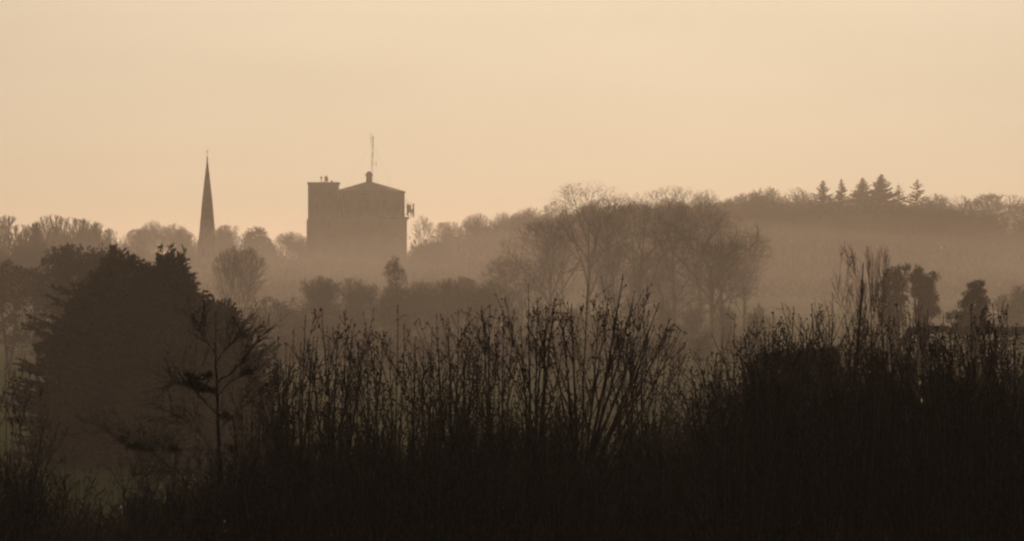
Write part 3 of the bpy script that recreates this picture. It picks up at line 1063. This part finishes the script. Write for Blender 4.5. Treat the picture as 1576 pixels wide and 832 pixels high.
# ivy-clad trees on the right, D about 300
def ivy_tree(seed, label, px, D, lobes_px, leaf, n, bare_top=None):
    b = at_base(px, D)
    s = D / FPX
    L = []
    for (lx, ly, rx, rz) in lobes_px:
        L.append(((lx - px) * s, 0, P(0, ly, D).z - b.z, rx * s, min(rx, 30) * s * 0.8, rz * s))
    t = leafy(seed, label, b, L, n=n, leaf=leaf, name='ivy_clad_tree', cat='tree', group='ivy-clad trees')
    return t


ivy_tree(221, 'ivy-clad tree half hidden behind the tall twiggy poplar', 1374, 300, ((1368, 424, 11, 9), (1382, 420, 10, 10), (1394, 413, 6, 7), (1366, 440, 14, 12), (1384, 438, 14, 14), (1370, 462, 18, 18), (1390, 462, 8, 10), (1376, 488, 22, 22)), 0.16, 8000)
ivy_tree(222, 'ivy-clad tree with two-horned top in front of the misty hillside', 1418, 310, ((1412, 418, 7, 8), (1404, 428, 8, 7), (1418, 432, 13, 10), (1438, 424, 4, 8), (1430, 438, 9, 9), (1416, 450, 16, 11), (1432, 458, 13, 11), (1422, 474, 18, 12), (1436, 480, 11, 10)), 0.16, 8500)
ivy_tree(223, 'dark pointed ivy-clad tree standing apart near the picture edge', 1498, 260, ((1498, 440, 8, 7), (1510, 436, 5, 3), (1506, 448, 12, 8), (1492, 456, 11, 9), (1510, 464, 15, 10), (1485, 470, 12, 9), (1478, 484, 14, 9), (1505, 482, 20, 12), (1460, 488, 4, 7), (1498, 502, 34, 18)), 0.13, 10000)
ivy_tree(224, 'pale rounded evergreen fading at the picture edge', 1562, 420, ((1555, 470, 26, 20), (1580, 460, 26, 20), (1565, 500, 40, 30)), 0.26, 8000)


def hedge(label, px0, px1, D, top, depth, seed, n):
    rng = random.Random(seed)
    a, b = at_base(px0, D), at_base(px1, D)
    c = (a + b) / 2
    w = (b.x - a.x) / 2
    c.z = min(a.z, b.z)
    h = P(0, top, D).z - c.z
    t = thing('clipped_hedge', label, 'hedge', c)
    tm, cm = MB(), MB()
    k = int(w * 2 / 0.6)
    for i in range(k):
        x = -w + 2 * w * (i + 0.5) / k
        tm.tube([Vector((x, 0, -0.2)), Vector((x + rng.uniform(-0.1, 0.1), 0, h * 0.9))], [0.05, 0.02], 4)
    for i in range(n):
        q = Vector((rng.uniform(-w, w), rng.uniform(-depth, depth), h * rng.uniform(0.02, 1.0)))
        if rng.random() < 0.45:
            q.z = h * (1 - 0.05 * rng.random() ** 2) + 0.07 * math.sin(q.x * 2.1) + 0.05 * math.sin(q.x * 7.3 + 1)
        elif rng.random() < 0.6:
            q.y = depth * rng.choice((-1, 1)) * rng.uniform(0.9, 1.0)
        e = max(0.0, (abs(q.x) / w - 0.72) / 0.28)
        q.z *= 1 - 0.55 * e * e
        if rng.random() < 0.04:
            q.z += rng.uniform(0.0, 0.22)
        cm.kite(q, (rv(rng) + UP * 0.5).normalized(), rv(rng), rng.uniform(0.10, 0.22), rng.uniform(0.08, 0.14))
    tm.build('stem', M_BARK, t)
    cm.build('foliage', M_EVERG, t)


hedge('dark flat-topped clipped hedge beside the foot of the tall twiggy poplar', 1150, 1305, 118, 548, 0.4, 301, 7000)
hedge('long level hedge behind the thicket under the ivy-clad trees', 1370, 1620, 230, 505, 0.8, 302, 12000)

# ------------------------------------------------------------------ thicket close to the viewer
rngS = random.Random(77)
FG = [
    (1, 440, 37, 'bare budded bush first past the cypresses, stems of uneven height', ((415, 560), (428, 520), (447, 548), (470, 488), (482, 520), (455, 600), (400, 590), (440, 575)), ()),
    (2, 512, 38, 'budded bush with a pale hanging leaf low among its stems', ((495, 478), (520, 505), (533, 522), (545, 500), (562, 508), (505, 545), (482, 560)), ((500, 606, 0.14),)),
    (3, 602, 36, 'budded bush with one tall leader, below the cupola of the water tower', ((575, 560), (612, 472), (622, 502), (600, 548), (640, 562), (590, 592), (650, 600)), ()),
    (4, 692, 38, 'forked budded bush with stiff paired shoots below the bare hedgerow', ((672, 490), (690, 492), (705, 480), (718, 520), (660, 540), (735, 520), (648, 580)), ((675, 640, 0.05),)),
    (5, 760, 37, 'V-forked budded bush with a bright leaf glinting at its top', ((742, 475), (754, 472), (775, 490), (791, 478), (765, 520), (780, 530)), ((771, 497, 0.035),)),
    (6, 818, 36, 'knobbly bush with one dark thick leader below the flat-topped valley tree', ((813, 440), (827, 462), (841, 475), (853, 462), (802, 505), (834, 510)), ()),
    (7, 893, 39, 'fan-shaped bush, its many stems spreading from one low base', ((862, 462), (880, 470), (905, 440), (922, 472), (936, 462), (958, 425), (976, 450), (992, 478), (1013, 468), (1031, 492), (1046, 510), (850, 520), (868, 505), (946, 490), (1003, 510)), ((905, 640, 0.04),)),
    (8, 1085, 37, 'short thin bush in the dip between fan-shaped bush and dark thicket', ((1064, 565), (1079, 600), (1090, 560), (1056, 605), (1102, 545)), ()),
    (9, 1133, 36, 'bush with one knobbed crooked leader where the dark thicket begins', ((1131, 486), (1120, 540), (1146, 520), (1160, 497), (1110, 575)), ()),
    (10, 1195, 38, 'dense twiggy bush in front of the clipped hedge', ((1175, 490), (1190, 482), (1206, 500), (1221, 475), (1233, 492), (1183, 520), (1212, 515)), ()),
    (11, 1258, 39, 'twiggy bush crowding the foot of the tall poplar', ((1250, 470), (1266, 480), (1281, 492), (1241, 510), (1272, 515)), ()),
    (12, 1398, 38, 'thin bush with gold-lit leaves below the two-horned ivy tree', ((1381, 470), (1400, 487), (1421, 500), (1390, 522), (1368, 500), (1432, 530)), ((1415, 585, 0.05), (1418, 612, 0.06), (1338, 570, 0.03))),
    (13, 1468, 37, 'budded bush before the hedge gap beside the pointed ivy tree', ((1455, 520), (1470, 490), (1481, 520), (1441, 532), (1462, 545)), ()),
    (14, 1508, 36, 'thick knotty bush rising in front of the pointed ivy tree', ((1495, 472), (1511, 482), (1521, 500), (1531, 510), (1503, 505), (1488, 520)), ()),
    (15, 1562, 38, 'budded bush at the picture edge past the pointed ivy tree', ((1545, 500), (1561, 530), (1576, 542), (1590, 520), (1552, 548)), ()),
    (16, 25, 36, 'wispy arching bush at the picture edge below the evergreens', ((8, 560), (46, 556), (72, 602), (30, 592), (-10, 540), (58, 640), (20, 620), (-20, 590)), ()),
    (17, 118, 40, 'short thin shoots standing alone under the great cypress', ((112, 690), (130, 722), (100, 712), (122, 740)), ()),
    (18, 210, 38, 'slender bush under the great cypress with a leaf glinting at its foot', ((207, 640), (186, 700), (232, 660), (220, 690)), ((186, 778, 0.03),)),
    (19, 262, 39, 'slim bush between the great cypress and the crooked young conifer', ((250, 602), (240, 655), (272, 625), (262, 660)), ()),
    (20, 385, 38, 'thin bush beside the crooked young conifer with glinting leaves at its foot', ((372, 600), (388, 570), (400, 620), (362, 640), (380, 640)), ((346, 800, 0.03), (347, 786, 0.03), (385, 790, 0.04), (346, 815, 0.03))),
    (21, 548, 40, 'close-set bush of straight budded shoots under the ivy-topped tree', ((530, 545), (541, 512), (552, 530), (566, 520), (580, 535), (590, 515), (572, 560), (535, 575)), ()),
    (22, 655, 40, 'bush with slanting shoots in the lower gap before the forked budded bush', ((640, 520), (652, 535), (665, 505), (630, 545), (676, 540), (648, 570), (622, 560)), ()),
    (23, 458, 40, 'close-set bush of uneven shoots under the stair block of the water tower', ((425, 545), (440, 530), (452, 510), (463, 530), (478, 540), (488, 520), (436, 570)), ()),
    (24, 735, 41, 'slim dense bush standing behind the V-forked budded bush', ((710, 505), (722, 495), (738, 510), (748, 500), (765, 505), (728, 530), (752, 530)), ()),
    (25, 985, 41, 'upright bush behind the spreading end of the fan-shaped bush', ((955, 480), (968, 500), (985, 490), (998, 480), (1015, 505), (1025, 520), (975, 530)), ()),
    (26, 1440, 40, 'dense knotty bush between the ivy-clad trees and the dark thicket', ((1415, 490), (1428, 480), (1440, 505), (1452, 490), (1463, 510), (1432, 530), (1446, 540)), ()),
    (27, 1535, 40, 'tall close-stemmed bush just past the pointed ivy tree', ((1515, 485), (1528, 470), (1540, 490), (1550, 480), (1565, 500), (1532, 520), (1556, 525)), ()),
    (28, 1345, 40, 'tangled budded bush around the stems of the thin pale slender trees', ((1320, 480), (1332, 470), (1345, 485), (1357, 475), (1368, 490), (1340, 510), (1325, 520)), ()),
    (29, 1165, 40, 'tangled budded bush closing the dark thicket towards the hedge', ((1140, 520), (1152, 505), (1165, 490), (1178, 505), (1190, 500), (1158, 530), (1172, 540)), ()),
]
GF = 'budded bushes along the front of the thicket'
for (sd, bpx, D, lab, tops, lv) in FG:
    sapling_bush(400 + sd, lab, bpx, D, tops, GF, leaves=lv, side=5 if sd in (16, 17, 18, 19) else 6, bud=0.017 if sd in (16, 17, 18, 19, 8) else 0.024, thick=0.010 if sd in (16, 17, 18, 19) else 0.019, fork_py={7: 750, 2: 820, 4: 790, 6: 800, 13: 780}.get(sd))

# filling bushes of the same kind: five made, then copied
TOPS = [(-40, 620), (40, 700), (100, 775), (180, 765), (260, 725), (330, 680), (400, 655), (470, 632), (540, 625), (600, 625), (680, 612), (760, 598), (830, 588), (900, 625), (960, 625), (1010, 600), (1050, 640), (1090, 615), (1130, 540), (1180, 512), (1250, 505), (1310, 505), (1400, 520), (1480, 525), (1560, 535), (1620, 545)]
fill = []
LF = 'bare twiggy bush buried in the dark tangle of the thicket'
for k in range(6):
    rr = random.Random(900 + k)
    tops = []
    for j in range(9):
        tops.append((788 + rr.uniform(-55, 55), 545 + rr.uniform(-20, 110)))
    fill.append(sapling_bush(950 + k, LF, 788, 40, tops, 'bushes buried in the thicket', side=5, bud=0.022, thick=0.015))
i = 0
for row, (D, step, dpy) in enumerate(((35, 46, 34), (41, 40, 20), (46, 40, 8), (50, 60, 10))):
    px = -30 + row * 9
    while px < 1610:
        top = lerp_table(TOPS, px) + dpy + rngS.uniform(-14, 26)
        o = fill[i] if i < 6 else copy_tree(fill[rngS.randrange(6)])
        i += 1
        dd = D + rngS.uniform(-1.5, 1.5)
        b = at_base(px, dd)
        h = P(0, top, dd).z - b.z
        hp = P(0, 530, 40).z - ground_z(0, 40)
        s = h / hp
        o.location = b
        o.scale = (rngS.uniform(0.85, 1.15), rngS.uniform(0.85, 1.15), s)
        o.rotation_euler = (0, 0, rngS.uniform(0, 6.28))
        px += step * rngS.uniform(0.75, 1.3)

# tall twiggy poplar and its thin neighbours
def fine_tree(seed, label, px, D, top, width, **kw):
    b = at_base(px, D)
    H = P(0, top, D).z - b.z
    return bare_tree(seed, label, b, H, width * D / FPX / 2, 'slender trees rising from the thicket', name='slender_tree', **kw)


fine_tree(501, 'tall twiggy poplar with a straight dark stem rising above the thicket', 1304, 56, 366, 92, twig=0.0035, n=(17, 6, 4, 3), fork=0.16, trunk_r=0.06, angle=(0.35, 0.7), trop=0.16, wander=0.10, limb=0.22, uneven=(0.55, 1.05), reach=0.5, stem_top=0.80)
fine_tree(502, 'thin pale slender tree just behind the tall poplar', 1336, 90, 372, 60, twig=0.004, n=(12, 5, 4, 2), fork=0.22, trunk_r=0.03, angle=(0.2, 0.5), trop=0.2, wander=0.09, limb=0.3, stem_top=0.7)
fine_tree(503, 'thin pale slender tree second behind the tall poplar', 1360, 96, 364, 60, twig=0.004, n=(12, 5, 4, 2), fork=0.22, trunk_r=0.03, angle=(0.2, 0.5), trop=0.2, wander=0.09, limb=0.3, stem_top=0.7)
fine_tree(504, 'slender twiggy tree before the two-horned ivy tree', 1412, 66, 445, 80, twig=0.0035, n=(12, 6, 4, 2), fork=0.2, trunk_r=0.025, angle=(0.3, 0.65), trop=0.14, wander=0.12, limb=0.3, stem_top=0.6)
fine_tree(505, 'small wispy tree before the misty gap, beside the clipped hedge', 1205, 66, 452, 90, twig=0.0035, n=(12, 6, 4, 2), fork=0.2, trunk_r=0.022, angle=(0.3, 0.7), trop=0.12, wander=0.14, limb=0.3, stem_top=0.6)
fine_tree(507, 'wispy many-twigged tree at the foot of the tall poplar', 1268, 62, 440, 80, twig=0.0035, n=(12, 6, 4, 2), fork=0.2, trunk_r=0.022, angle=(0.25, 0.6), trop=0.14, wander=0.14, limb=0.3, stem_top=0.6)

# crooked young conifer with needle tufts
def larch():
    rng = random.Random(71)
    D = 37
    b = at_base(338, D)
    t = thing('young_conifer_tree', 'crooked young conifer with long level boughs and dark needle tufts', 'tree', b)
    Q = lambda px, py, dy=0.0: P(px, py, D + dy) - b
    tm, cm, fm = MB(), MB(), MB()
    tm.tube([Vector((0, 0, -0.2)), Q(340, 800), Q(337, 700), Q(334, 600), Q(331, 530), Q(333, 475)], [0.035, 0.026, 0.020, 0.013, 0.007, 0.003], 6)
    boughs = [((336, 690), (262, 690), (215, 680), (158, 664)), ((337, 705), (390, 690), (425, 662)), ((335, 640), (300, 600), (285, 592), (262, 588)), ((333, 610), (362, 580), (392, 570)), ((332, 560), (352, 530), (372, 515)),
              ((332, 545), (315, 520), (305, 500)), ((338, 740), (280, 720), (230, 730)), ((338, 760), (400, 740), (440, 745)), ((334, 590), (372, 560), (400, 520)), ((336, 660), (380, 620), (405, 600)), ((337, 720), (300, 650), (270, 640))]
    for bo in boughs:
        dy = rng.uniform(-0.3, 0.3)
        pts = [Q(x, y, dy * i / len(bo)) for i, (x, y) in enumerate(bo)]
        # refine
        fine = []
        for a, c in zip(pts, pts[1:]):
            for k in range(4):
                fine.append(a.lerp(c, k / 4) + rv(rng) * 0.012)
        fine.append(pts[-1])
        m = len(fine)
        tm.tube(fine, [0.010 - 0.0075 * i / (m - 1) for i in range(m)], 4)
        for i in range(3, m):
            for _ in range(3):
                d = ((fine[i] - fine[i - 1]).normalized() + rv(rng) * 0.9 + UP * 0.35).normalized()
                L = rng.uniform(0.10, 0.42)
                e = fine[i] + d * L
                cm.tube([fine[i], fine[i].lerp(e, 0.5) + rv(rng) * 0.015, e], [0.0035, 0.003, 0.0022], 3)
                for _ in range(3):
                    d2 = (d + rv(rng) * 0.8 + UP * 0.2).normalized()
                    s = fine[i].lerp(e, rng.random())
                    cm.tube([s, s + d2 * rng.uniform(0.06, 0.2)], [0.0028, 0.002], 3)
    tufts = [(300, 585, 0.10), (310, 597, 0.10), (290, 590, 0.06), (318, 578, 0.06), (202, 686, 0.06), (190, 676, 0.04), (215, 688, 0.045), (268, 690, 0.04), (345, 640, 0.05), (360, 690, 0.05), (232, 690, 0.03), (382, 572, 0.035), (292, 578, 0.04), (326, 600, 0.04)]
    for (x, y, s) in tufts:
        c = Q(x, y)
        s *= 0.8
        for k in range(int(2600 * s)):
            o = rv(rng)
            o.z *= 0.6
            fm.kite(c + o * s * rng.random(), (o + rv(rng)).normalized(), rv(rng), rng.uniform(0.03, 0.06), 0.012)
    tm.build('trunk', M_STEM, t)
    cm.build('twig', M_STEM, t)['label'] = 'fine bare twigs along the boughs'
    fm.build('foliage', M_CONIF, t)


larch()


# tangled undergrowth: nobody could count it
FILL = [(-60, 770), (0, 785), (100, 845), (200, 830), (300, 785), (400, 752), (500, 745), (600, 738), (700, 732), (800, 732), (880, 770), (920, 775), (960, 740), (1000, 680), (1050, 625), (1100, 590), (1150, 565), (1250, 560), (1320, 575), (1400, 595), (1500, 590), (1576, 600), (1640, 600)]


def undergrowth():
    rng = random.Random(31)
    b = MB()
    for k in range(13000):
        D = rng.uniform(39, 108)
        g = (D / 42) ** 0.8
        px = rng.uniform(-70, 1650)
        lump = 26 * math.sin(px * 0.023 + D * 0.9) + 16 * math.sin(px * 0.061 + D * 1.7)
        top = P(0, lerp_table(FILL, px) + 75 - 95 * (D - 39) / 69 + rng.uniform(-14, 50) + lump, D).z
        x = (px - CX) * D / FPX
        gz = ground_z(x, D)
        z = gz + (top - gz) * (1 - 0.9 * rng.random() ** 1.3)
        c = Vector((x, D, z))
        if rng.random() < 0.5:      # a cane
            d = (UP * 0.8 + rv(rng) * 0.9).normalized()
            L = rng.uniform(0.3, 0.9) * g
            pts = [c, c + d * L * 0.5, c + d * L + rv(rng) * 0.08]
            b.tube(pts, [0.006 * g, 0.005 * g, 0.003 * g], 3)
            for q in range(9):
                p = pts[0].lerp(pts[2], rng.random())
                b.kite(p, (rv(rng) + UP * 0.3).normalized(), rv(rng), rng.uniform(0.02, 0.045) * g, rng.uniform(0.008, 0.02) * g)
        else:
            for q in range(16):
                o = rv(rng) * 0.20 * g * rng.random()
                b.kite(c + o, (rv(rng) + UP * 0.3).normalized(), rv(rng), rng.uniform(0.025, 0.06) * g, rng.uniform(0.015, 0.035) * g)
    o = b.build('undergrowth', M_BRAMBLE)
    o['kind'] = 'stuff'


undergrowth()

# ------------------------------------------------------------------ light, sky, camera
SUN_EL, SUN_AZ = R(12), R(1.0)      # azimuth east of the view axis (+Y)
sv = Vector((math.sin(SUN_AZ) * math.cos(SUN_EL), math.cos(SUN_AZ) * math.cos(SUN_EL), math.sin(SUN_EL)))
sun = bpy.data.lights.new('sun', 'SUN')
sun.energy = 2.2
sun.angle = R(0.5)
sun.color = (1.0, 0.70, 0.49)
so = bpy.data.objects.new('sun', sun)
so.rotation_euler = sv.to_track_quat('Z', 'Y').to_euler()
so.location = (0, 50, 80)
C.objects.link(so)

w = bpy.data.worlds.new('World')
bpy.context.scene.world = w
w.use_nodes = True
nt = w.node_tree
bg = nt.nodes['Background']
sky = nt.nodes.new('ShaderNodeTexSky')
sky.sky_type = 'NISHITA'
sky.sun_disc = False
sky.sun_elevation = SUN_EL
sky.sun_rotation = SUN_AZ
sky.air_density = 1.0
sky.dust_density = 6.0
sky.ozone_density = 1.0
# thick winter air: the low sky changes little with height, so it is read a little above the horizon and its slope is eased
tcw = nt.nodes.new('ShaderNodeTexCoord')
mpw = nt.nodes.new('ShaderNodeMapping')
mpw.vector_type = 'POINT'
mpw.inputs['Scale'].default_value = (0.5, 1, 0.25)
mpw.inputs['Location'].default_value = (0, 0, 0.055)
nt.links.new(tcw.outputs['Generated'], mpw.inputs['Vector'])
nt.links.new(mpw.outputs['Vector'], sky.inputs['Vector'])
tint = nt.nodes.new('ShaderNodeMix')
tint.data_type = 'RGBA'
tint.blend_type = 'MULTIPLY'
tint.inputs[0].default_value = 1.0
tint.inputs[7].default_value = (0.40, 0.485, 0.78, 1)
nt.links.new(sky.outputs['Color'], tint.inputs[6])
veil = nt.nodes.new('ShaderNodeTexNoise')
veil.inputs['Scale'].default_value = 9.0
veil.inputs['Detail'].default_value = 3.0
mpv = nt.nodes.new('ShaderNodeMapping')
mpv.inputs['Scale'].default_value = (1, 1, 5)
nt.links.new(tcw.outputs['Generated'], mpv.inputs['Vector'])
nt.links.new(mpv.outputs['Vector'], veil.inputs['Vector'])
vr = nt.nodes.new('ShaderNodeMapRange')
vr.inputs['From Min'].default_value = 0.3
vr.inputs['From Max'].default_value = 0.7
vr.inputs['To Min'].default_value = 0.96
vr.inputs['To Max'].default_value = 1.03
nt.links.new(veil.outputs['Fac'], vr.inputs['Value'])
vm = nt.nodes.new('ShaderNodeMix')
vm.data_type = 'RGBA'
vm.blend_type = 'MULTIPLY'
vm.inputs[0].default_value = 1.0
nt.links.new(tint.outputs[2], vm.inputs[6])
nt.links.new(vr.outputs['Result'], vm.inputs[7])
nt.links.new(vm.outputs[2], bg.inputs['Color'])
bg.inputs['Strength'].default_value = 0.06

cam = bpy.data.cameras.new('camera')
cam.sensor_width = 36
cam.lens = 36 * FPX / 1576
cam.clip_end = 20000
cam.clip_start = 0.5
co = bpy.data.objects.new('camera', cam)
co.location = (0, 0, CAMZ)
co.rotation_euler = (R(90), 0, 0)
C.objects.link(co)
sc = bpy.context.scene
sc.camera = co
sc.render.engine = 'CYCLES'
sc.cycles.max_bounces = 4
sc.cycles.volume_bounces = 0
sc.cycles.transparent_max_bounces = 16
sc.cycles.filter_width = 2.3
sc.view_settings.view_transform = 'Standard'
sc.view_settings.look = 'None'
sc.view_settings.gamma = 1
sc.view_settings.exposure = -1.0
